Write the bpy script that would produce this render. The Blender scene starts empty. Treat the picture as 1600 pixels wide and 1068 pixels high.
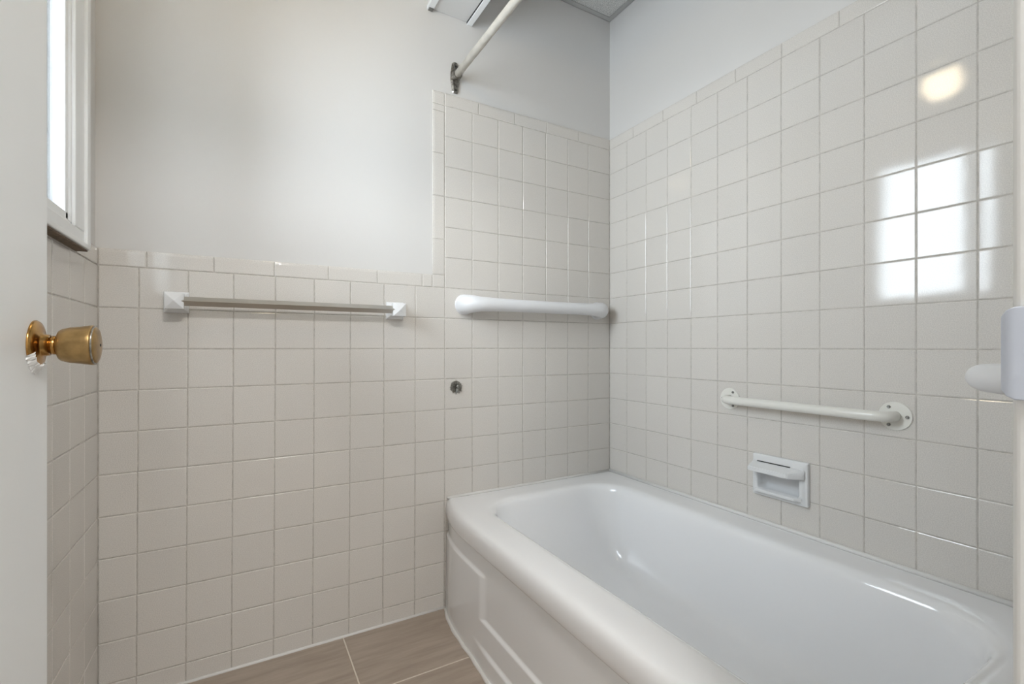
import bpy, bmesh, math, random
from mathutils import Vector, Matrix
random.seed(7)
PI = math.pi
S = bpy.context.scene
C = S.collection

# ---------------------------------------------------------------- camera, sky, lights, exposure
# metres; x to the right along the far wall, y towards the far wall, camera stands in the doorway at x=0, y=0
CAMZ = 0.938
cam_d = bpy.data.cameras.new('camera'); cam = bpy.data.objects.new('camera', cam_d); C.objects.link(cam)
cam_d.sensor_width = 36; cam_d.lens = 737.4/1600*36; cam_d.shift_y = 8.2/1600; cam_d.clip_start = 0.01
cam.location = (0, 0, CAMZ); cam.rotation_euler = (PI/2, 0, -0.5197)
S.camera = cam
S.view_settings.view_transform = 'Standard'; S.view_settings.look = 'None'
S.view_settings.gamma = 1; S.view_settings.use_curve_mapping = False
S.view_settings.exposure = 1.06

W = bpy.data.worlds.new('overcast_sky'); S.world = W; W.use_nodes = True
bg = W.node_tree.nodes['Background']; bg.inputs[0].default_value = (0.87, 0.935, 1.0, 1); bg.inputs[1].default_value = 9.4

def light(name, kind, loc, power, col, size=0.1, rot=(0, 0, 0), sy=None):
    d = bpy.data.lights.new(name, kind); o = bpy.data.objects.new(name, d); C.objects.link(o)
    o.location = loc; o.rotation_euler = rot; d.energy = power; d.color = col
    if kind == 'AREA':
        d.size = size
        if sy: d.shape = 'RECTANGLE'; d.size_y = sy
    elif kind == 'POINT': d.shadow_soft_size = size
    return o
# window portal (guides the skylight), the room's ceiling globe, a fill light added in the unseen hall
prt = light('window_portal', 'AREA', (-0.48, 0.88, 1.58), 1, (1, 1, 1), 0.80, (0, -PI/2, 0), 0.93); prt.data.cycles.is_portal = True
LAMP = (0.12, 0.87, 2.235)
light('hall_fill_light', 'AREA', (0.2, -0.75, 2.27), 15, (1.0, 0.99, 0.97), 0.3)

# ---------------------------------------------------------------- materials
def mat(name, col, rough=0.5, metal=0, spec=0.5, coat=0, bump=None, tint=None, vary=0, speck=None, ior=1.5):
    m = bpy.data.materials.new(name); m.use_nodes = True
    nt = m.node_tree; b = nt.nodes['Principled BSDF']
    b.inputs['Base Color'].default_value = (*col, 1); b.inputs['Roughness'].default_value = rough
    b.inputs['Metallic'].default_value = metal; b.inputs['IOR'].default_value = ior
    b.inputs['Coat Weight'].default_value = coat; b.inputs['Coat Roughness'].default_value = 0.04
    tc = nt.nodes.new('ShaderNodeTexCoord')
    src = None
    if speck:                                     # (scale, strength): fine mottling of the colour
        n = nt.nodes.new('ShaderNodeTexNoise'); n.inputs['Scale'].default_value = speck[0]; n.inputs['Detail'].default_value = 3
        nt.links.new(tc.outputs['Object'], n.inputs['Vector'])
        r = nt.nodes.new('ShaderNodeValToRGB'); r.color_ramp.elements[0].position = 0.35; r.color_ramp.elements[1].position = 0.65
        k = 1-speck[1]
        r.color_ramp.elements[0].color = (col[0]*k, col[1]*k, col[2]*k, 1); r.color_ramp.elements[1].color = (*col, 1)
        nt.links.new(n.outputs['Fac'], r.inputs['Fac']); src = r.outputs['Color']
    if vary:
        oi = nt.nodes.new('ShaderNodeObjectInfo'); mr = nt.nodes.new('ShaderNodeMapRange')
        mr.inputs['To Min'].default_value = 1-vary; mr.inputs['To Max'].default_value = 1+vary*0.5
        nt.links.new(oi.outputs['Random'], mr.inputs['Value'])
        hs = nt.nodes.new('ShaderNodeHueSaturation'); hs.inputs['Color'].default_value = (*col, 1)
        nt.links.new(mr.outputs['Result'], hs.inputs['Value'])
        if src: nt.links.new(src, hs.inputs['Color'])
        src = hs.outputs['Color']
    if src: nt.links.new(src, b.inputs['Base Color'])
    if bump:                                      # list of (scale, distance)
        prev = None
        for sc, dist in bump:
            n = nt.nodes.new('ShaderNodeTexNoise'); n.inputs['Scale'].default_value = sc; n.inputs['Detail'].default_value = 2
            nt.links.new(tc.outputs['Object'], n.inputs['Vector'])
            bp = nt.nodes.new('ShaderNodeBump'); bp.inputs['Distance'].default_value = dist; bp.inputs['Strength'].default_value = 1
            nt.links.new(n.outputs['Fac'], bp.inputs['Height'])
            if prev: nt.links.new(prev.outputs['Normal'], bp.inputs['Normal'])
            prev = bp
        nt.links.new(prev.outputs['Normal'], b.inputs['Normal'])
    return m

M = {}
M['tile'] = mat('glazed_tile', (0.765, 0.733, 0.69), 0.05, bump=[(420, 0.00003), (9, 0.0003)], speck=(480, 0.16), vary=0.02, ior=1.5)
M['tile_trim'] = M['tile']
M['grout'] = mat('grout', (0.60, 0.565, 0.52), 0.8, bump=[(600, 0.0003)], speck=(60, 0.25))
M['paint'] = mat('wall_paint', (0.70, 0.69, 0.675), 0.55, bump=[(260, 0.00010)])
M['door_paint'] = mat('door_paint', (0.92, 0.935, 0.935), 0.38, bump=[(70, 0.0002)])
M['trim_paint'] = mat('trim_paint', (0.84, 0.85, 0.85), 0.35, bump=[(90, 0.0001)])
M['raw_wood'] = mat('bare_wood', (0.22, 0.16, 0.11), 0.8, bump=[(120, 0.0004)], speck=(90, 0.4))
M['enamel'] = mat('enamel', (0.95, 0.96, 0.98), 0.09, coat=0.4, bump=[(5, 0.0006)])
M['caulk'] = mat('caulk', (0.80, 0.79, 0.77), 0.45, bump=[(120, 0.0003)])
M['plastic'] = mat('white_plastic', (0.80, 0.81, 0.83), 0.32)
M['coated'] = mat('coated_metal', (0.82, 0.81, 0.76), 0.28)
M['ceramic'] = mat('white_ceramic', (0.82, 0.83, 0.84), 0.10)
M['steel'] = mat('brushed_steel', (0.62, 0.60, 0.56), 0.32, metal=1)
M['chrome'] = mat('screw_metal', (0.30, 0.30, 0.29), 0.25, metal=1)
M['pitted'] = mat('pitted_chrome', (0.50, 0.48, 0.44), 0.28, metal=1, speck=(160, 0.6), bump=[(180, 0.0006)])
M['rod'] = mat('rod_enamel', (0.66, 0.62, 0.55), 0.35, speck=(30, 0.15))
M['brass'] = mat('brass', (0.50, 0.28, 0.09), 0.22, metal=1, speck=(70, 0.25))
M['brass_pale'] = mat('worn_brass', (0.42, 0.27, 0.11), 0.30, metal=0.75, speck=(80, 0.3), bump=[(90, 0.0003)])
M['dark'] = mat('dark_parts_and_shade', (0.03, 0.03, 0.03), 0.7)  # dark screws and knob button, also painted shade in gaps
M['strike'] = mat('painted_strike', (0.66, 0.72, 0.84), 0.30)
M['tbar'] = mat('ceiling_grid_metal', (0.46, 0.46, 0.45), 0.5)
M['ceil'] = mat('mineral_fibre', (0.84, 0.84, 0.82), 0.9, bump=[(240, 0.002)], speck=(300, 0.5))

def mat_floor():
    m = bpy.data.materials.new('floor_tile'); m.use_nodes = True; nt = m.node_tree; b = nt.nodes['Principled BSDF']
    tc = nt.nodes.new('ShaderNodeTexCoord'); mp = nt.nodes.new('ShaderNodeMapping'); mp.inputs['Scale'].default_value = (3, 26, 3)
    mp.inputs['Rotation'].default_value = (0, 0, 0.10)
    oi = nt.nodes.new('ShaderNodeObjectInfo'); nt.links.new(tc.outputs['Object'], mp.inputs['Vector'])
    n = nt.nodes.new('ShaderNodeTexNoise'); n.noise_dimensions = '4D'; n.inputs['Scale'].default_value = 1.6; n.inputs['Detail'].default_value = 6; n.inputs['Roughness'].default_value = .6
    ml = nt.nodes.new('ShaderNodeMath'); ml.operation = 'MULTIPLY'; ml.inputs[1].default_value = 30
    nt.links.new(oi.outputs['Random'], ml.inputs[0]); nt.links.new(ml.outputs[0], n.inputs['W'])
    nt.links.new(mp.outputs['Vector'], n.inputs['Vector'])
    r = nt.nodes.new('ShaderNodeValToRGB'); e = r.color_ramp.elements
    e[0].position = .3; e[0].color = (0.34, 0.275, 0.22, 1); e[1].position = .72; e[1].color = (0.49, 0.41, 0.34, 1)
    nt.links.new(n.outputs['Fac'], r.inputs['Fac']); nt.links.new(r.outputs['Color'], b.inputs['Base Color'])
    b.inputs['Roughness'].default_value = 0.42
    bp = nt.nodes.new('ShaderNodeBump'); bp.inputs['Distance'].default_value = 0.0004
    nt.links.new(n.outputs['Fac'], bp.inputs['Height']); nt.links.new(bp.outputs['Normal'], b.inputs['Normal'])
    return m
M['floor'] = mat_floor()
M['floor_grout'] = mat('floor_grout', (0.74, 0.67, 0.58), 0.8)
def mat_glass():
    m = bpy.data.materials.new('window_glass'); m.use_nodes = True; nt = m.node_tree
    out = nt.nodes['Material Output']; nt.nodes.remove(nt.nodes['Principled BSDF'])
    t = nt.nodes.new('ShaderNodeBsdfTransparent'); t.inputs[0].default_value = (0.93, 0.95, 0.96, 1)
    g = nt.nodes.new('ShaderNodeBsdfGlossy'); g.inputs['Roughness'].default_value = 0.02
    f = nt.nodes.new('ShaderNodeFresnel'); f.inputs[0].default_value = 1.45
    x = nt.nodes.new('ShaderNodeMixShader'); nt.links.new(f.outputs[0], x.inputs[0])
    nt.links.new(t.outputs[0], x.inputs[1]); nt.links.new(g.outputs[0], x.inputs[2]); nt.links.new(x.outputs[0], out.inputs[0])
    return m
M['glass'] = mat_glass()
def mat_glow(name, col, st):
    m = bpy.data.materials.new(name); m.use_nodes = True; b = m.node_tree.nodes['Principled BSDF']
    b.inputs['Base Color'].default_value = (.8, .8, .78, 1); b.inputs['Emission Color'].default_value = (*col, 1); b.inputs['Emission Strength'].default_value = st
    return m
M['globe'] = mat_glow('lit_opal_glass', (1.0, 0.82, 0.55), 9.5)
M['hall_fill_glow'] = mat_glow('added_fill_diffuser', (1.0, 0.92, 0.82), 3.0)

# ---------------------------------------------------------------- helpers
def obj(name, data, m=None, parent=None, smooth=False):
    if isinstance(data, bmesh.types.BMesh):
        me = bpy.data.meshes.new(name); bmesh.ops.recalc_face_normals(data, faces=data.faces); data.to_mesh(me); data.free()
    else: me = data
    if m is not None and not me.materials: me.materials.append(m)
    if smooth:
        for p in me.polygons: p.use_smooth = True
    o = bpy.data.objects.new(name, me); C.objects.link(o)
    if parent: o.parent = parent
    return o
def struct(name, data, m=None, parent=None, **k):
    o = obj(name, data, m, parent, **k)
    if not parent: o['kind'] = 'structure'
    return o
def thing(name, label, cat, loc=(0, 0, 0), rz=0, group=None, structure=False):
    o = bpy.data.objects.new(name, None); C.objects.link(o); o.location = loc; o.rotation_euler = (0, 0, rz); o.empty_display_size = .05
    tag(o, label, cat, group)
    if structure: o['kind'] = 'structure'
    return o
def tag(o, label, cat, group=None):
    o['label'] = label; o['category'] = cat
    if group: o['group'] = group
def box(bm, x0, x1, y0, y1, z0, z1, bev=0, seg=2):
    r = bmesh.ops.create_cube(bm, size=1)
    vs = r['verts']
    for v in vs:
        v.co = Vector(((x0+x1)/2+v.co.x*(x1-x0), (y0+y1)/2+v.co.y*(y1-y0), (z0+z1)/2+v.co.z*(z1-z0)))
    if bev:
        es = list({e for v in vs for e in v.link_edges})
        bmesh.ops.bevel(bm, geom=es, offset=bev, segments=seg, profile=0.5, affect='EDGES')
    return bm
def bx(*a, **k): return box(bmesh.new(), *a, **k)
def lathe(prof, n=32, axis='Z', org=(0, 0, 0)):
    """prof: list of (r, h); revolve about axis"""
    bm = bmesh.new(); rings = []
    for r, h in prof:
        ring = []
        for i in range(n):
            a = 2*PI*i/n; u, v = r*math.cos(a), r*math.sin(a)
            p = {'Z': (u, v, h), 'X': (h, u, v), 'Y': (u, h, v)}[axis]
            ring.append(bm.verts.new((p[0]+org[0], p[1]+org[1], p[2]+org[2])))
        rings.append(ring)
    for a, b in zip(rings, rings[1:]):
        for i in range(n): bm.faces.new((a[i], a[(i+1) % n], b[(i+1) % n], b[i]))
    bm.faces.new(rings[0]); bm.faces.new(rings[-1])
    return bm
def tube(pts, rad, n=20, bm=None, squash=1.0):
    bm = bm or bmesh.new(); rings = []
    pts = [Vector(p) for p in pts]
    if not isinstance(rad, (list, tuple)): rad = [rad]*len(pts)
    up = Vector((0, 0, 1))
    for i, p in enumerate(pts):
        t = (pts[min(i+1, len(pts)-1)]-pts[max(i-1, 0)]).normalized()
        s = t.cross(up)
        if s.length < 1e-4: s = t.cross(Vector((0, 1, 0)))
        s.normalize(); w = s.cross(t).normalized()
        rings.append([bm.verts.new(p+(s*math.cos(2*PI*k/n)*squash+w*math.sin(2*PI*k/n))*rad[i]) for k in range(n)])
    for a, b in zip(rings, rings[1:]):
        for i in range(n): bm.faces.new((a[i], a[(i+1) % n], b[(i+1) % n], b[i]))
    bm.faces.new(rings[0]); bm.faces.new(rings[-1])
    return bm

# ---------------------------------------------------------------- room constants
T = 0.1096
YA, XB, XC = 1.597, 1.411, -0.325            # tile faces of the far, right and left walls
PP = 0.006                                    # tiles stand this far proud of the paint
Z0 = 0.9328                                   # joint 0; joints at Z0 + k*T
CEIL = 2.380
CAP = 0.046
YD = 0.105                                    # inner face of the doorway wall
YT = 0.187                                    # inner face of the tub end wall
RIM = 0.3945
def zk(k): return Z0+k*T

# ---------------------------------------------------------------- tiles
cache = {}
def tile_mesh(w, h, bull=(1, 1, 1, 1), th=0.0045):
    """front at local y=0 facing -y, centred; bull = bevel multipliers left,right,bottom,top"""
    key = (round(w, 4), round(h, 4), bull)
    if key in cache: return cache[key]
    bm = bmesh.new(); rings = []
    for ins, d in ((0, th), (0, 0.0017), (0.0007, 0.0007), (0.0022, 0.0)):
        l, r, b, t = [ins*k for k in bull]
        rings.append([bm.verts.new((x, d, z)) for x, z in ((-w/2+l, -h/2+b), (w/2-r, -h/2+b), (w/2-r, h/2-t), (-w/2+l, h/2-t))])
    for a, b in zip(rings, rings[1:]):
        for i in range(4): bm.faces.new((a[i], a[(i+1) % 4], b[(i+1) % 4], b[i]))
    bm.faces.new(rings[-1])
    me = bpy.data.meshes.new('tile'); bmesh.ops.recalc_face_normals(bm, faces=bm.faces)
    if rings and bm.faces[:][-1].normal.y > 0:
        bmesh.ops.reverse_faces(bm, faces=bm.faces)
    bm.to_mesh(me); bm.free(); me.materials.append(M['tile']); cache[key] = me
    return me
J = 0.0017
def put_tile(wall, parent, a0, a1, z0, z1, bull=(1, 1, 1, 1), name='wall_tile', dx=0):
    """a0<a1: position along the wall (x for far; y for the side walls)"""
    if a1-a0 < 0.006 or z1-z0 < 0.006: return
    me = tile_mesh(a1-a0-J, z1-z0-J, bull)
    o = bpy.data.objects.new(name, me); C.objects.link(o); o.parent = parent
    c, z = (a0+a1)/2, (z0+z1)/2
    small = min(a1-a0, z1-z0)
    tilt = 0.0022
    rx, rz = random.gauss(0, tilt), random.gauss(0, tilt)
    d = random.uniform(-0.0002, 0.0002)
    if wall == 'A': o.location = (c+dx, YA+d, z); o.rotation_euler = (rx, 0, rz)
    if wall == 'B': o.location = (XB+d, c, z); o.rotation_euler = (rx, 0, -PI/2+rz)
    if wall == 'C': o.location = (XC+d, c, z); o.rotation_euler = (rx, 0, PI/2+rz)
    return o

# far wall ---------------------------------------------------------------
wa = struct('wall_far', bx(-0.45, 1.55, YA+PP, YA+0.12, -0.02, CEIL+.05), M['paint'])
XTUB = 0.640
# grout bed behind the tiles of the far wall: low field and tall field
bm = bmesh.new()
box(bm, XC-.004, 0.588, YA+0.0013, YA+PP+.001, 0, zk(2)+CAP-.002)
box(bm, 0.5895, XB+.004, YA+0.0013, YA+PP+.001, 0, zk(8)+CAP-.002)
obj('grout', bm, M['grout'], wa)
colsA = [XC] + [(12.876-1.0874-(14-n))*T for n in range(15)] + [XB]
for i in range(len(colsA)-1):
    a0, a1 = colsA[i], colsA[i+1]
    n = i-1
    lean = 0.0055*max(0.0, min(1.0, (10-i)/4))
    tall = a0 > 0.60
    zs = [0.004]+[zk(k) for k in range(-8, (9 if tall else 3))]
    for z0, z1 in zip(zs, zs[1:]):
        if a0 > XTUB and z1 < RIM-.02: continue
        dx = lean*((z0+z1)/2-0.75) if i > 0 else 0
        b0, b1 = a0, a1
        if i == 0: b1 = a1+lean*((z0+z1)/2-0.75)
        put_tile('A', wa, b0, b1, z0, z1, dx=dx)
def atwall(px): return YA*math.tan(math.atan((px-800)/737.4)+0.5197)
caps = [XC]+[atwall(p) for p in (229, 334, 428.8, 513.4, 589.7, 660)]+[0.5875]
for a0, a1 in zip(caps, caps[1:]): put_tile('A', wa, a0, a1, zk(2), zk(2)+CAP, (1, 1, 1, 4), 'cap_tile')
put_tile('A', wa, 0.5875, colsA[9], zk(2), zk(2)+CAP, (1, 1, 1, 1), 'cap_tile')
vs = [zk(2)+CAP, zk(3.59), zk(5.0), zk(6.4), zk(7.78), zk(8)]
for z0, z1 in zip(vs, vs[1:]): put_tile('A', wa, 0.5875, colsA[9], z0, z1, (4, 1, 1, 1), 'cap_tile')
put_tile('A', wa, 0.5875, colsA[9], zk(8), zk(8)+CAP, (4, 1, 1, 4), 'cap_tile')
caps = [colsA[9]]+[atwall(p) for p in (748, 804.4, 855, 903.8)]+[XB]
for a0, a1 in zip(caps, caps[1:]): put_tile('A', wa, a0, a1, zk(8), zk(8)+CAP, (1, 1, 1, 4), 'cap_tile')

# right wall -------------------------------------------------------------
HY0, HY1, HZ0, HZ1 = .772, .897, .499, .560          # recess behind the soap dish
def holed(x0, x1, y0, y1, z0, z1):
    bm = bmesh.new()
    box(bm, x0, x1, y0, y1, z0, HZ0-.004); box(bm, x0, x1, y0, y1, HZ1+.004, z1)
    box(bm, x0, x1, y0, HY0-.004, HZ0-.004, HZ1+.004); box(bm, x0, x1, HY1+.004, y1, HZ0-.004, HZ1+.004)
    return bm
wb = struct('wall_right', holed(XB+PP, XB+.12, -0.1, YA+.12, -0.02, CEIL+.05), M['paint'])
obj('grout', holed(XB+.0013, XB+PP+.001, YT, YA+.004, RIM-.03, zk(8)+CAP-.002), M['grout'], wb)
colsB = [YA]+[YA-(0.9755+n)*T for n in range(12)]+[YT+.001]
zs = [RIM-.025]+[zk(k) for k in range(-4, 9)]
for a1, a0 in zip(colsB, colsB[1:]):
    for z0, z1 in zip(zs, zs[1:]):
        if z0 < HZ0 and z1 > HZ1 and a0 < HY1 and a1 > HY0:       # cut round the dish
            if a0 < HY0: put_tile('B', wb, a0, .753, z0, z1)
            if a1 > HY1: put_tile('B', wb, .912, a1, z0, z1)
        else: put_tile('B', wb, a0, a1, z0, z1)
def atB(px): return XB/math.tan(math.atan((px-800)/737.4)+0.5197)
caps = [YA]+[atB(p) for p in (989, 1035.5, 1088, 1149, 1221, 1311)]
while caps[-1] > YT+.17: caps.append(caps[-1]-.153)
caps.append(YT+.001)
for a1, a0 in zip(caps, caps[1:]): put_tile('B', wb, a0, a1, zk(8), zk(8)+CAP, (1, 1, 1, 4), 'cap_tile')

# left wall with window opening -------------------------------------------
WY0, WY1, WZ0, WZ1 = 0.42, 1.335, 1.190, 1.965   # opening
bm = bmesh.new()
xo, xi = XC-.14, XC-PP
box(bm, xo, xi, -0.02, YA+.12, -.02, WZ0); box(bm, xo, xi, -0.02, YA+.12, WZ1, CEIL+.05)
box(bm, xo, xi, -0.02, WY0, WZ0, WZ1); box(bm, xo, xi, WY1, YA+.12, WZ0, WZ1)
wc = struct('wall_left', bm, M['paint'])
bm = bmesh.new()
box(bm, XC-PP-.001, XC-.0013, YD, YA+.004, 0, zk(2)+.003)
box(bm, XC-PP-.001, XC-.0013, 1.423, YA+.004, zk(2), zk(2)+CAP-.002)
obj('grout', bm, M['grout'], wc)
colsC = [YA]+[YA-(1.08+n)*T for n in range(12)]+[YD+.001]
zs = [0.004]+[zk(k) for k in range(-8, 3)]
for a1, a0 in zip(colsC, colsC[1:]):
    for z0, z1 in zip(zs, zs[1:]): put_tile('C', wc, a0, a1, z0, z1)
put_tile('C', wc, 1.423, YA, zk(2), zk(2)+CAP, (1, 1, 1, 4), 'cap_tile')

# window -------------------------------------------------------------------
w1 = thing('window_1', 'white framed sliding window with pale sky behind, beside the open door', 'window', (XC, (WY0+WY1)/2, WZ0), 0, None, True)
def wpart(name, bm, m, parent=w1):
    bmesh.ops.translate(bm, verts=bm.verts, vec=-Vector((XC, (WY0+WY1)/2, WZ0))); return obj(name, bm, m, parent)
CO0, CO1, CZ0, CZ1 = 0.335, 1.421, 1.158, 2.03
fx = XC+.018
for nm, a in (('casing', (CO0, CO1, CZ0, WZ0+.006)), ('casing', (CO0, CO1, WZ1-.004, CZ1)), ('casing', (WY1-.004, CO1, WZ0+.006, WZ1-.004)), ('casing', (CO0, WY0+.004, WZ0+.006, WZ1-.004))):
    bm = bx(XC-.0045, fx, a[0], a[1], a[2], a[3], bev=.003)
    wpart(nm, bm, M['trim_paint'])
# raised outer band of the casing
bm = bmesh.new()
box(bm, fx-.002, fx+.006, CO1-.026, CO1-.001, CZ0+.001, CZ1, bev=.002); box(bm, fx-.002, fx+.006, CO0, CO1-.02, CZ0+.001, CZ0+.012, bev=.002)
wpart('casing_bead', bm, M['trim_paint'])
o = wpart('casing_underside', bx(XC-.004, fx+.001, CO0, CO1-.003, CZ0-.0022, CZ0+.0005), M['raw_wood']); o['label'] = 'bare brown wood edge under the white casing'
# frame and sashes
gx = XC+.006
bm = bmesh.new()
for a in ((WY0, WY1, WZ0, WZ0+.014), (WY0, WY1, WZ1-.014, WZ1), (WY1-.012, WY1, WZ0, WZ1), (WY0, WY0+.012, WZ0, WZ1)): box(bm, XC-.138, gx+.006, *a, bev=.0015)
wpart('window_frame', bm, M['trim_paint'])
for (y0, y1, x) in ((0.868, WY1-.012, gx), (WY0+.012, 0.930, gx-.024)):
    bm = bmesh.new(); s = .016
    for a in ((y0, y1, WZ0+.014, WZ0+.014+s), (y0, y1, WZ1-.014-s, WZ1-.014), (y1-(s if y1 > 1 else .062), y1, WZ0+.014, WZ1-.014), (y0, y0+(s if y0 < .6 else .062), WZ0+.014, WZ1-.014)): box(bm, x-.018, x+.002, *a, bev=.002)
    sash = wpart('sash', bm, M['trim_paint'])
    wpart('pane', bx(x-.010, x-.006, y0+.01, y1-.01, WZ0+.02, WZ1-.02), M['glass'], sash)

# doorway wall, jamb, door ---------------------------------------------------
DX0, DX1, DZ = -0.250, 0.500, 2.03
bm = bmesh.new()
box(bm, XC-.14, DX0-.02, YD-.12, YD, -.02, CEIL+.05); box(bm, DX1+.02, XB+.12, YD-.12, YD, -.02, CEIL+.05)
box(bm, DX0-.02, DX1+.02, YD-.12, YD, DZ+.02, CEIL+.05)
wd = struct('wall_near', bm, M['paint'])
struct('wall_tub_end', bx(0.80, XB+PP, YD, YT, 0, CEIL+.05), M['paint'])
fr = thing('door_frame', 'white painted door jamb at right edge with painted metal strike plate', 'door frame', (DX1, YD, 0), 0, None, True)
fr.name = 'trim_1'
def rel(o, loc): o.location = Vector(o.location)-Vector(loc); return o
bm = bx(DX1, DX1+.022, YD-.122, YD+.004, 0, DZ, bev=.002); rel(obj('jamb', bm, M['trim_paint'], fr), (DX1, YD, 0))
bm = bx(DX1+.001, DX1+.058, YD-.001, YD+.0165, 0, DZ+.06, bev=.005, seg=4); rel(obj('casing', bm, M['trim_paint'], fr), (DX1, YD, 0))
bm = bx(DX0-.022, DX0, YD-.122, YD, 0, DZ, bev=.002); rel(obj('jamb', bm, M['trim_paint'], fr), (DX1, YD, 0))
bm = bx(DX0-.022, DX1+.022, YD-.122, YD, DZ, DZ+.022, bev=.002); rel(obj('head_jamb', bm, M['trim_paint'], fr), (DX1, YD, 0))
bm = bx(DX0-.06, DX1+.058, YD-.001, YD+.0165, DZ+.005, DZ+.062, bev=.004); rel(obj('head_casing', bm, M['trim_paint'], fr), (DX1, YD, 0))
# strike plate: flat plate on the jamb whose lip curls round the casing edge
zc = 0.9335; hh = 0.0345; bm = bmesh.new(); rows = []
path = [(-0.0010, .060, 1.0), (-0.0014, .100, 1.0), (-0.0016, .1185, 1.0), (-0.0012, .1228, .93), (0.0005, .1254, .80), (0.004, .1264, .66), (0.008, .1262, .55)]
n = 14
for dx, y, k in path:
    row = []
    for j in range(n+1):
        s = -1+2*j/n
        row.append(bm.verts.new((DX1+dx, y, zc+hh*k*math.sin(s*PI/2))))
    rows.append(row)
for a, b in zip(rows, rows[1:]):
    for j in range(n): bm.faces.new((a[j], a[j+1], b[j+1], b[j]))
bmesh.ops.recalc_face_normals(bm, faces=bm.faces)
bmesh.ops.solidify(bm, geom=bm.faces[:], thickness=0.0012)
o = rel(obj('strike_plate', bm, M['strike'], fr, smooth=True), (DX1, YD, 0)); o['label'] = 'bluish painted metal strike plate'

d1 = thing('door_1', 'white painted door standing open with brass knob, left edge', 'door', (-0.245, 0.112, 0.0), 0, None, True)
DL = (-0.245, 0.112, 0.0)
rel(obj('door_leaf', bx(-.245, -.2100, .112, .7965, .012, 2.015, bev=.0015), M['door_paint'], d1), DL)
KY, KZ, KX = 0.757, 0.9405, -0.210
knob = rel(obj('door_knob', lathe([(0.0001, .0195), (.0135, .0200), (.0175, .0215), (.0192, .0235), (.0215, .0310), (.0226, .0400), (.0240, .0480), (.0246, .0515), (.0242, .0528), (.0001, .0533)], 40, 'X', (KX, KY, KZ)), M['brass_pale'], d1, True), DL)
def kp(name, prof, m, n=40): return obj(name, lathe(prof, n, 'X', (KX, KY, KZ)), m, knob, True)
o = kp('rosette', [(.0001, -.001), (.0290, -.001), (.0292, .0012), (.0275, .0032), (.0215, .0052), (.0150, .0062), (.0128, .0075), (.0124, .0125), (.0001, .0126)], M['brass'])
kp('neck', [(.0001, .0125), (.0095, .0126), (.0094, .0132), (.0112, .0140), (.0112, .0200), (.0001, .0201)], M['brass'])
kp('knob_ring', [(.0001, .0528), (.0236, .0529), (.0240, .0538), (.0234, .0546), (.0001, .0547)], M['pitted'])
o = kp('knob_face', [(.0222, .0530), (.0222, .0550), (.0200, .0563), (.0150, .0576), (.0080, .0583), (.0001, .0585)], M['brass_pale'])
bm = bmesh.new(); NN = 26; q = []
for k in range(NN+1):
    a = PI*1.12+k*(PI*.55)/NN; r1 = random.uniform(.0305, .0345); r0 = random.uniform(.0215, .0255)
    q.append([bm.verts.new((KX+h, KY+r*math.cos(a), KZ+r*math.sin(a))) for r, h in ((r1, .0001), (r1-.0006, .0012), (.0287, .0030), (r0, .0058), (r0-.0004, .0046))])
for a, b in zip(q, q[1:]):
    for i in range(4): bm.faces.new((a[i], a[i+1], b[i+1], b[i]))
o = obj('paint_smear', bm, M['door_paint'], knob); o['label'] = 'white paint smeared over the lower edge of the rosette'
kp('turn_button', [(.0018, .0575), (.0018, .0590), (.0001, .0592)], M['dark'], 12)
# latch bolt in the edge of the leaf, hinges at the jamb
rel(obj('latch', bx(-.234, -.221, .7955, .8005, KZ-.028, KZ+.028, bev=.001), M['brass'], d1), DL)
for z in (.22, 1.05, 1.82): rel(obj('hinge', lathe([(.006, z-.045), (.006, z+.045)], 14, 'Z', (-.2065, .1085, 0)), M['brass'], d1, False), DL)

# ceiling -----------------------------------------------------------------
ce = struct('ceiling', bx(XC-.14, XB+.12, YD-.12, YA+.12, CEIL+.03, CEIL+.08), M['paint'])
bm = bmesh.new(); g = .022
for a in ((XC-PP, XB+PP, YA+PP-g, YA+PP), (XC-PP, XB+PP, YD, YD+g), (XC-PP, XC-PP+g, YD+g, YA+PP-g), (XB+PP-g, XB+PP, YD+g, YA+PP-g)):
    box(bm, a[0], a[1], a[2], a[3], CEIL, CEIL+.0012)
box(bm, XC-PP, XB+PP, YA+PP-.0015, YA+PP, CEIL, CEIL+.026); box(bm, XB+PP-.0015, XB+PP, YD, YA+PP, CEIL, CEIL+.026)
obj('wall_angle', bm, M['tbar'], ce)
gxs = [XB+PP-.61, XB+PP-1.22]; gys = [YA+PP-.61, YA+PP-1.22]
for x in gxs: obj('ceiling_grid_bar', bx(x-.012, x+.012, YD+g, YA+PP-g, CEIL, CEIL+.026, bev=.001), M['tbar'], ce)
for y in gys: obj('ceiling_grid_bar', bx(XC-PP+g, XB+PP-g, y-.012, y+.012, CEIL+.0003, CEIL+.020, bev=.001), M['tbar'], ce)
ex = [XB+PP-.008]+gxs+[XC]; ey = [YA+PP-.008]+gys+[YD+.004]
for x1, x0 in zip(ex, ex[1:]):
    for y1, y0 in zip(ey, ey[1:]):
        if x1-x0 > .02 and y1-y0 > .02: obj('ceiling_panel', bx(x0+.002, x1-.002, y0+.002, y1-.002, CEIL+.0030, CEIL+.018), M['ceil'], ce)

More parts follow.
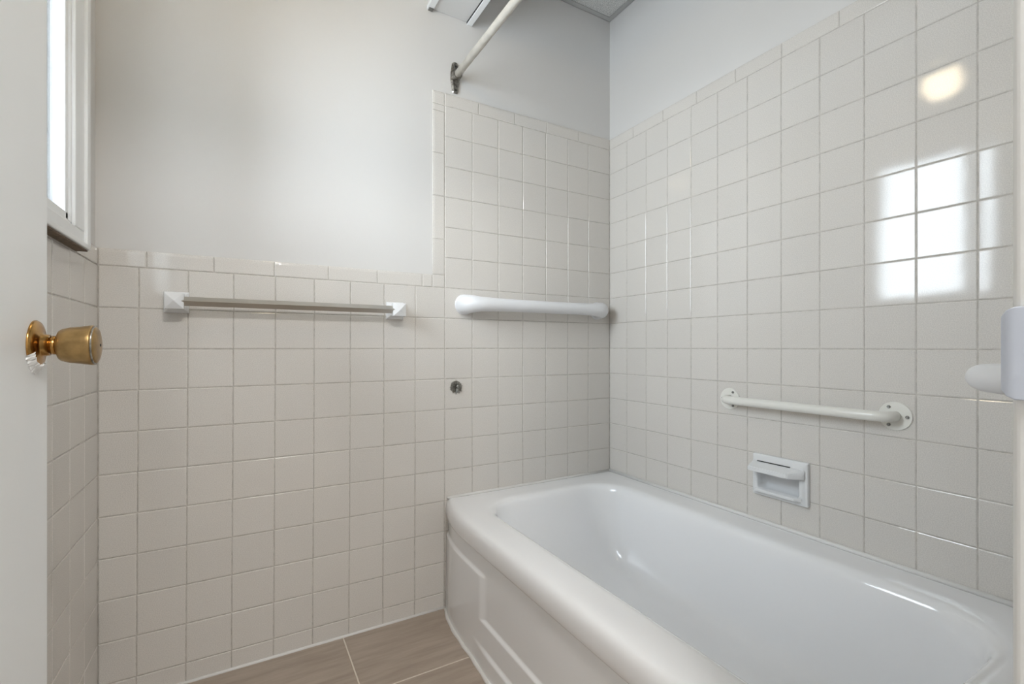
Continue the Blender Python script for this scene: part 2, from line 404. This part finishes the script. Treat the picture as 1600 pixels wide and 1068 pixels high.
# boxed-in duct under the ceiling with two rails along its lower edges
BX0, BX1, BZ = 0.569, 0.744, CAMZ+1.195
sf = thing('ceiling_bulkhead', 'white boxed bulkhead hanging under the ceiling above the shower rod', 'bulkhead', (BX0, YA+PP, BZ), 0)
def sp(name, bm, m): return rel(obj(name, bm, m, sf), (BX0, YA+PP, BZ))
sp('boxing', bx(BX0+.003, BX1-.003, YT+.001, YA+PP-.0005, BZ+.010, CEIL-.0005), M['paint'])
sp('rail', bx(BX1-.020, BX1, YT+.001, YA+PP-.0005, BZ, BZ+.014, bev=.001), M['trim_paint'])
sp('rail', bx(BX0, BX0+.022, YT+.001, YA+PP-.0005, BZ+.003, BZ+.017, bev=.001), M['trim_paint'])
o = sp('rail_clip', bx(BX0+.004, BX0+.020, YA-.010, YA+PP-.001, BZ-.001, BZ+.010, bev=.001), M['chrome']); o['label'] = 'small metal clip at the end of the rail'
o = sp('rail_shade_strip', bx(BX1-.0211, BX1-.0200, YT+.001, YA+PP-.001, BZ+.004, BZ+.012), M['dark'])  # solid near-black strip, painted shade between rail and boxing

# floor -----------------------------------------------------------------------
fl = struct('floor', bx(XC-.14, XB+.12, -1.6, YA+.12, -.06, -.0007), M['floor_grout'])
def floor_tile(x0, x1, y0, y1):
    if x1-x0 < .01 or y1-y0 < .01: return
    w, h = x1-x0-.004, y1-y0-.004
    o = obj('floor_tile', bx(-w/2, w/2, -h/2, h/2, -.008, 0, bev=.0008, seg=1), M['floor'], fl); o.location = ((x0+x1)/2, (y0+y1)/2, random.uniform(0, .0003))
ys = [YA+.002]; y = 1.3065
while y > -1.5: ys.append(y); y -= .3035
ys.append(-1.59)
for y1, y0 in zip(ys, ys[1:]):
    for x0, x1 in ((XC, .284), (.284, .888), (.888, XB)):
        floor_tile(x0, x1, y0, y1)

# bathtub -------------------------------------------------------------------
def rrect(x0, x1, y0, y1, r, nc=12, ns=22):
    """closed loop, starts on the front (x0) side going +y, then far, wall, near"""
    pts = []
    cs = [((x0+r, y1-r), PI, PI/2), ((x1-r, y1-r), PI/2, 0), ((x1-r, y0+r), 0, -PI/2), ((x0+r, y0+r), -PI/2, -PI)]
    sides = [((x0, y0+r), (x0, y1-r)), ((x0+r, y1), (x1-r, y1)), ((x1, y1-r), (x1, y0+r)), ((x1-r, y0), (x0+r, y0))]
    for (p, q), (c, a0, a1) in zip(sides, cs):
        for i in range(ns): t = i/ns; pts.append((p[0]+(q[0]-p[0])*t, p[1]+(q[1]-p[1])*t))
        for i in range(nc): a = a0+(a1-a0)*i/nc; pts.append((c[0]+r*math.cos(a), c[1]+r*math.sin(a)))
    return pts
TY0, TY1, TX0, TX1 = YT+.001, YA-.0008, 0.603, XB-.0008
def bow(y): return 0.034*(math.exp(-(max(0, TY1-y)/.085)**1.3)+math.exp(-(max(0, y-TY0)/.085)**1.3))
tub = thing('bathtub', 'white enamelled alcove bathtub with bowed apron along the right wall', 'bathtub', (TX0, TY1, 0), 0)
TL = (TX0, TY1, 0)
bm = bmesh.new(); loops = []
for ins, z in ((.020, .322), (.014, .3235), (.006, .3255), (.0012, .333), (0, .346), (.0002, .362), (.002, .375), (.0075, .3858), (.0165, .3920), (.030, .3947)):
    L = rrect(TX0, TX1, TY0, TY1, .006)
    loops.append([(x+(ins+bow(y))*max(0, 1-(x-TX0)/.06) if x < TX0+.06 else x, y, z) for x, y in L])
IX0, IX1, IY0, IY1, R = .718, 1.292, .300, 1.478, .135
for e, z in ((.024, .3950), (.013, .3943), (.004, .3917), (-.004, .3862), (-.010, .377), (-.016, .358), (-.022, .310), (-.034, .240), (-.046, .180), (-.058, .145), (-.076, .120), (-.100, .108), (-.135, .103)):
    s = 1.0 if e > -.01 else 1.0
    far = e if e > -.016 else -.016+(e+.016)*2.3
    L = rrect(IX0-e, IX1+e, IY0-e, IY1+far, max(.03, R+e))
    loops.append([(x, y, z) for x, y in L])
L = rrect(IX0+.2, IX1-.2, IY0+.2, IY1-.42, .03); loops.append([(x, y, .101) for x, y in L])
vv = [[bm.verts.new(p) for p in L] for L in loops]
for a, b in zip(vv, vv[1:]):
    for i in range(len(a)): bm.faces.new((a[i], a[(i+1) % len(a)], b[(i+1) % len(a)], b[i]))
bm.faces.new(vv[-1])
o = rel(obj('basin', bm, M['enamel'], tub, True), TL)
ss = o.modifiers.new('smooth', 'SUBSURF'); ss.levels = 1; ss.render_levels = 1
# apron: embossed sheet
def sst(a, b, t): t = max(0, min(1, (t-a)/(b-a))); return t*t*(3-2*t)
ny, nz = 240, 130; bm = bmesh.new(); G = []
for j in range(nz+1):
    z = .001+(.326-.001)*j/nz; row = []
    for i in range(ny+1):
        y = TY0+(TY1-TY0)*i/ny
        d = min(TY1-y, y-TY0)
        x = TX0+.013+bow(y)*.95
        x -= .004*(1-z/.326)
        x -= .0065*max(sst(.375, .335, d)*sst(.275, .262, z), sst(.148, .135, z))   # fields that stand proud
        x -= .0065*sst(.070, .057, z)*sst(.28, .42, d)             # foot
        row.append(bm.verts.new((x, y, z)))
    G.append(row)
for j in range(nz):
    for i in range(ny): bm.faces.new((G[j][i], G[j][i+1], G[j+1][i+1], G[j+1][i]))
rel(obj('apron', bm, M['enamel'], tub, True), TL)
rel(obj('rim_shade_strip', bx(TX0+.017, TX0+.05, TY0+.2, TY1-.2, .3205, .3265), M['dark'], tub), TL)  # near-black strip that paints in the shade under the rim
rel(obj('drain', lathe([(.0001, .1010), (.030, .1012), (.032, .1035), (.026, .1055), (.0001, .1056)], 28, 'Z', ((IX0+IX1)/2, .50, 0)), M['chrome'], tub, True), TL)

# caulk lines: trims of the room
def caulk(nm, pts, r, sq=1.0): o = struct(nm, tube(pts, r, 10, squash=sq), M['caulk'], smooth=True); return o
caulk('trim_2', [(XB-.002, y, RIM+.002) for y in (YT+.002, .6, 1.0, YA-.001)], .0064)
caulk('trim_3', [(x, YA-.0015, RIM+.0005) for x in (.643, .9, 1.2, XB-.001)], .0050)
pts = []
for i in range(60):
    y = TY1-(TY1-TY0)*i/59; d = min(TY1-y, y-TY0)
    pts.append((TX0+.009+bow(y)*.95-.0065-.0065*sst(.28, .42, d)-.002+.0012*math.sin(i*1.7), y, .0005))
caulk('trim_4', pts, .0068)
caulk('trim_5', [(x, YA-.001, .002) for x in (XC, 0, .3, .64)], .0048)

# shower rod ------------------------------------------------------------------
RX, RZ = 0.677, 1.925
rod = thing('shower_rod', 'cream shower curtain rod with pitted chrome bracket above the tall tiles', 'shower rod', (RX, YA+PP, RZ), 0)
def rp(name, bm, m, sm=False): return rel(obj(name, bm, m, rod, sm), (RX, YA+PP, RZ))
rp('rod', tube([(RX, YA+PP-.010, RZ), (RX, .9, RZ), (RX, YT+.010, RZ)], .0125, 24), M['rod'], True)
def bracket(y, s, parent_y):
    bm = bmesh.new()
    # long plate, waisted ends, domed towards the room
    prof = [(-.056, .008), (-.050, .0125), (-.035, .0150), (-.012, .0185), (.012, .0185), (.035, .0150), (.050, .0125), (.056, .008)]
    fr_, bk = [], []
    for z, w in prof:
        dep = .005+.004*(1-abs(z)/.06)
        fr_.append([bm.verts.new((RX-w, y, RZ-.004+z)), bm.verts.new((RX-w*.6, y+s*dep, RZ-.004+z)), bm.verts.new((RX+w*.6, y+s*dep, RZ-.004+z)), bm.verts.new((RX+w, y, RZ-.004+z))])
    for a, b in zip(fr_, fr_[1:]):
        for i in range(3): bm.faces.new((a[i], a[i+1], b[i+1], b[i]))
    for a in (fr_[0], fr_[-1]): bm.faces.new(a)
    bp = rp('bracket', bm, M['pitted'])
    # cup: half ring that carries the rod
    bm = bmesh.new(); N = 14
    for k in range(N):
        a0, a1 = PI*(1.0+k/N)-.12, PI*(1.0+(k+1)/N)-.12
        a0, a1 = PI+(-.25)+(PI+.5)*k/N, PI+(-.25)+(PI+.5)*(k+1)/N
        q = []
        for r in (.0128, .0172):
            for yy in (y, y+s*.026):
                for a in (a0, a1): q.append(bm.verts.new((RX+r*math.cos(a), yy, RZ+r*math.sin(a))))
        for f in ((0, 1, 3, 2), (4, 5, 7, 6), (0, 1, 5, 4), (2, 3, 7, 6)): bm.faces.new([q[i] for i in f])
    obj('cup', bm, M['pitted'], bp)
    for z in (-.046, .040): obj('screw', lathe([(.0001, y+s*.004), (.0036, y+s*.0045), (.0034, y+s*.0078), (.0001, y+s*.0080)], 14, 'Y', (RX, 0, RZ-.004+z)), M['dark'], bp)
bracket(YA+PP, -1, 0); bracket(YT, 1, 0)

# towel bar --------------------------------------------------------------------
tz = 1.062; TXa, TXb = -.157, .452; yb = YA-.052
tb = thing('towel_bar', 'square steel towel bar between faceted white ceramic posts on far wall', 'towel bar', (TXa, YA, tz), 0)
def tp(name, bm, m): return rel(obj(name, bm, m, tb), (TXa, YA, tz))
def frustum(bm, cx, z, lv):
    rings = [[bm.verts.new((cx+sx*w, y, z+sz*w)) for sx, sz in ((-1, -1), (1, -1), (1, 1), (-1, 1))] for w, y in lv]
    for a, b in zip(rings, rings[1:]):
        for i in range(4): bm.faces.new((a[i], a[(i+1) % 4], b[(i+1) % 4], b[i]))
    bm.faces.new(rings[0]); bm.faces.new(rings[-1])
for cx in (TXa, TXb):
    bm = bmesh.new()
    frustum(bm, cx, tz, [(.029, YA), (.029, YA-.005), (.0265, YA-.009), (.0165, YA-.022), (.0160, YA-.034), (.0215, YA-.042), (.0215, YA-.061), (.0006, YA-.073)])
    bmesh.ops.bevel(bm, geom=[e for e in bm.edges], offset=.0008, segments=1, affect='EDGES')
    tp('mounting_post', bm, M['ceramic'])
bm = bmesh.new(); h = .0125
r = [[bm.verts.new((x, yb+a*h, tz+b*h)) for a, b in ((1, 0), (0, 1), (-1, 0), (0, -1))] for x in (TXa+.012, TXb-.012)]
for i in range(4): bm.faces.new((r[0][i], r[0][(i+1) % 4], r[1][(i+1) % 4], r[1][i]))
bm.faces.new(r[0]); bm.faces.new(r[1]); tp('bar', bm, M['steel'])

# plastic grab bar ----------------------------------------------------------------
def plastic_bar(label, L, loc, rz, k=1.0, q=1.0):
    """local: x along the bar, wall plane y=0, room towards -y"""
    g = thing('grab_bar', label, 'grab bar', loc, rz, 'plastic grab bars')
    pts, rad = [], []
    half = [((0, 0), .0345), ((-.001, .006), .0350), ((-.0005, .014), .0350), ((.002, .024), .0345), ((.007, .034), .0335), ((.015, .0425), .032), ((.028, .0485), .0295), ((.045, .052), .0270), ((.065, .0535), .0262), ((.095, .054), .0248), ((.135, .054), .0240), ((.20, .054), .0236)]
    for (x, y), r in half: pts.append((x, -y*q, 0)); rad.append(r*k)
    for (x, y), r in reversed(half): pts.append((L-x, -y*q, 0)); rad.append(r*k)
    bm = bmesh.new(); n = 28; rings = []
    P = [Vector(p) for p in pts]
    for i, p in enumerate(P):
        if i == 0: t = Vector((0, -1, 0))
        elif i == len(P)-1: t = Vector((0, 1, 0))
        else: t = (P[i+1]-P[i-1]).normalized()
        w = Vector((0, 0, 1)); s = t.cross(w).normalized()
        # inside the elbow the section is squashed so that the sweep does not fold
        rr = rad[i]
        ring = []
        for j in range(n):
            a = 2*PI*j/n
            v = p+s*math.cos(a)*rr+w*math.sin(a)*rr
            ring.append(bm.verts.new(v))
        rings.append(ring)
    for a, b in zip(rings, rings[1:]):
        for i in range(n): bm.faces.new((a[i], a[(i+1) % n], b[(i+1) % n], b[i]))
    bm.faces.new(rings[0]); bm.faces.new(rings[-1])
    obj('handle', bm, M['plastic'], g, True)
    for x in (0, L):
        obj('flange', lathe([(.0001, 0), (.0375*k, 0), (.0375*k, -.003), (.0355*k, -.005), (.0001, -.0052)], 36, 'Y', (x, 0, 0)), M['plastic'], g)
    return g
plastic_bar('white plastic grab bar with flared ends on far wall near the corner', .626, (.711, YA-.0003, 1.095), 0)
plastic_bar('white grab bar end poking out from behind the right door jamb', .40, (.895, YT+.0003, .895), PI, .62, 1.35).location = (.895+.40, YT+.0003, .895)

# metal grab bar on the right wall ---------------------------------------------------
gb = thing('grab_bar', 'cream tubular metal grab bar with round screwed flanges above the soap dish', 'grab bar', (XB, .545, .767), -PI/2)
# local x runs towards the camera (-y); wall at y=0; starts at far flange
gb.location = (XB-.0003, 1.003, .767); Lg = .458
pts = [(0, 0, 0), (0, -.015, 0), (.002, -.026, 0), (.008, -.035, 0), (.017, -.041, 0), (.028, -.043, 0)]
pts = pts+[(Lg*t, -.043, 0) for t in (.2, .4, .6, .8)]+[(Lg-x, y, z) for x, y, z in reversed(pts)]
def sweep(pts, r, n=24):
    bm = bmesh.new(); rings = []; P = [Vector(p) for p in pts]
    for i, p in enumerate(P):
        t = Vector((0, -1, 0)) if i == 0 else Vector((0, 1, 0)) if i == len(P)-1 else (P[i+1]-P[i-1]).normalized()
        w = Vector((0, 0, 1)); s = t.cross(w).normalized()
        rings.append([bm.verts.new(p+(s*math.cos(2*PI*j/n)+w*math.sin(2*PI*j/n))*r) for j in range(n)])
    for a, b in zip(rings, rings[1:]):
        for i in range(n): bm.faces.new((a[i], a[(i+1) % n], b[(i+1) % n], b[i]))
    bm.faces.new(rings[0]); bm.faces.new(rings[-1]); return bm
obj('tube', sweep(pts, .0130), M['coated'], gb, True)
for x, sg in ((0, -1), (Lg, 1)):
    fg = obj('flange', lathe([(.0001, 0), (.0350, 0), (.0358, -.0012), (.0345, -.0030), (.0200, -.0036), (.0001, -.0037)], 40, 'Y', (x, 0, 0)), M['coated'], gb)
    for a in (0, 2*PI/3, -2*PI/3):
        sx, sz = x+sg*.0255*math.cos(a), .0255*math.sin(a)
        obj('screw', lathe([(.0001, -.003), (.0042, -.0035), (.0040, -.0052), (.0026, -.0060), (.0022, -.0050), (.0001, -.0048)], 16, 'Y', (sx, 0, sz)), M['chrome'], fg, True)

# soap dish ------------------------------------------------------------------------------
SY0, SY1, SZ0, SZ1 = .749, .916, .479, .606
sd = thing('soap_dish', 'white ceramic soap dish with shelf top set in right wall tiles', 'soap dish', (XB, (SY0+SY1)/2, SZ0), 0)
def sdp(name, bm, m=M['ceramic'], sm=False): return rel(obj(name, bm, m, sd, sm), (XB, (SY0+SY1)/2, SZ0))
X0 = XB+.0003
bm = bmesh.new()                              # frame with a rounded opening
def frame_ring(y0, y1, z0, z1, x, r):
    return [(x, y, z) for y, z in rrect(y0, y1, z0, z1, r, 5, 3)]
rings = [frame_ring(SY0, SY1, SZ0, SZ1, X0, .004), frame_ring(SY0, SY1, SZ0, SZ1, X0-.009, .004), frame_ring(SY0+.001, SY1-.001, SZ0+.001, SZ1-.001, X0-.0115, .004),
         frame_ring(SY0+.0035, SY1-.0035, SZ0+.0035, SZ1-.0035, X0-.0125, .004), frame_ring(SY0+.009, SY1-.009, SZ0+.009, SZ1-.009, X0-.0125, .006),
         frame_ring(SY0+.011, SY1-.010, SZ0+.011, HZ1+.018, X0-.0155, .008), frame_ring(HY0-.003, HY1+.003, HZ0-.003, HZ1+.003, X0-.0165, .012),
         frame_ring(HY0, HY1, HZ0, HZ1, X0-.0140, .012), frame_ring(HY0+.001, HY1-.001, HZ0+.001, HZ1-.001, X0+.004, .013),
         frame_ring(HY0+.004, HY1-.004, HZ0+.004, HZ1-.004, X0+.018, .014), frame_ring(HY0+.012, HY1-.012, HZ0+.012, HZ1-.012, X0+.025, .012)]
V = [[bm.verts.new(p) for p in r] for r in rings]
for a, b in zip(V, V[1:]):
    for i in range(len(a)): bm.faces.new((a[i], a[(i+1) % len(a)], b[(i+1) % len(a)], b[i]))
bm.faces.new(V[-1])
sdp('back_plate', bm, sm=True)
def prism(sec_y, bev=.002):
    bm = bmesh.new(); rr = [[bm.verts.new((x, y, SZ0+z)) for x, z in sec] for y, sec in sec_y]
    for a, b in zip(rr, rr[1:]):
        for i in range(len(a)): bm.faces.new((a[i], a[(i+1) % len(a)], b[(i+1) % len(a)], b[i]))
    bm.faces.new(rr[0]); bm.faces.new(rr[-1])
    bmesh.ops.recalc_face_normals(bm, faces=bm.faces)
    bmesh.ops.bevel(bm, geom=bm.edges[:], offset=bev, segments=2, affect='EDGES')
    return bm
def hood(d): return [(X0-.008, .107), (X0-.016, .105), (X0-d, .094), (X0-d, .080), (X0-.016, .078), (X0-.008, .078)]
sdp('shelf', prism([(SY0+.007, hood(.022)), (SY0+.036, hood(.054)), (SY1-.010, hood(.054)), (SY1-.003, hood(.030))]))
sdp('slot_shade', bx(X0-.0170, X0-.0120, SY0+.048, SY1-.018, SZ0+.1050, SZ0+.1074), M['dark'])  # solid dark block, shade of the slot put in as colour
def lip(d): return [(X0-.010, .024), (X0-d+.006, .018), (X0-d+.003, .024), (X0-d, .022), (X0-d, .015), (X0-.012, .009)]
sdp('tray', prism([(SY0+.014, lip(.019)), (SY0+.030, lip(.032)), (SY1-.018, lip(.032)), (SY1-.008, lip(.024))], .0012))

# old valve stub ---------------------------------------------------------------------------
vx = YA*math.tan(math.atan((712.5-800)/737.4)+0.5197); vz = CAMZ-(604-542)/737.4*(vx*.4966+YA*.868)
VS = 1.16; vb = thing('pipe_stub', 'small dark crusted metal stub poking through tiles beside the tub', 'pipe stub', (vx, YA, vz), 0)
bm = bmesh.new()
for ring, (r0, r1, y0, y1, nn) in enumerate(((.009, .0225, -.001, -.004, 26), (.006, .0175, -.004, -.008, 20), (.003, .0125, -.007, -.011, 15))):
    for k in range(nn):
        a = 2*PI*k/nn+random.uniform(-.08, .08); w = PI/nn*.62; ro = r1*random.uniform(.82, 1.03)
        p = [(r0, a-w, y0), (r0, a+w, y0), (ro, a+w*.3, y1+random.uniform(-.0015, .001)), (ro, a-w*.3, y1)]
        top = [bm.verts.new((r*math.cos(t), y, r*math.sin(t))) for r, t, y in p]
        bot = [bm.verts.new((r*math.cos(t), y+.0022, r*math.sin(t))) for r, t, y in p]
        bm.faces.new(top); bm.faces.new(bot)
        for i in range(4): bm.faces.new((top[i], top[(i+1) % 4], bot[(i+1) % 4], bot[i]))
o = obj('crust', bm, mat('oxidised_metal', (0.42, 0.41, 0.37), .3, metal=.9, speck=(260, .85)), vb)
vb.scale = (VS, 1, VS)
obj('collar', lathe([(.0001, 0), (.0190, 0), (.0185, -.003), (.0080, -.0045), (.0001, -.0046)], 24, 'Y'), M['pitted'], vb)
obj('core', lathe([(.0001, -.003), (.0062, -.003), (.0060, -.012), (.0035, -.0135), (.0001, -.0136)], 18, 'Y', (.003, 0, .001)), M['chrome'], vb, True)

# ceiling globe ------------------------------------------------------------------------------
lp = thing('ceiling_lamp', 'lit round opal glass ceiling lamp in the middle of the bathroom', 'ceiling lamp', (LAMP[0], LAMP[1], CEIL), 0)
sh = obj('lamp_shade', lathe([(.0001, -.330), (.022, -.327), (.044, -.317), (.060, -.300), (.067, -.268), (.064, -.240), (.052, -.216), (.040, -.205), (.036, -.196)], 36), M['globe'], lp, True)
sh.visible_shadow = True
obj('canopy', lathe([(.0001, -.200), (.042, -.198), (.044, -.180), (.014, -.170), (.012, -.040), (.055, -.030), (.062, -.008), (.062, 0.0), (.0001, .0)], 36), M['trim_paint'], lp, True)

# hall behind the camera ----------------------------------------------------------------------
struct('wall_hall_back', bx(-1.3, 1.5, -1.66, -1.56, 0, CEIL+.05), M['paint'])
struct('wall_hall_left', bx(-1.36, -1.26, -1.6, YD-.12, 0, CEIL+.05), M['paint'])
struct('wall_hall_right', bx(1.46, 1.56, -1.6, YD-.12, 0, CEIL+.05), M['paint'])
struct('wall_hall_front', bx(-1.3, XC-.14, YD-.12, YD, 0, CEIL+.05), M['paint'])
struct('ceiling_hall', bx(-1.3, 1.5, -1.6, YD-.12, 2.32, 2.38), M['paint'])
struct('floor_hall', bx(-1.3, XC-.14, -1.6, YD, -.06, -.0015), M['floor_grout'])
hl = obj('ceiling_lamp', lathe([(.0001, 2.285), (.12, 2.287), (.14, 2.30), (.14, 2.3195), (.0001, 2.3198)], 36, 'Z', (.2, -.75, 0)), M['hall_fill_glow'], None, True)  # unseen lamp added to brighten the room through the doorway
tag(hl, 'flat round fill lamp added in the unseen hall behind the doorway', 'ceiling lamp')
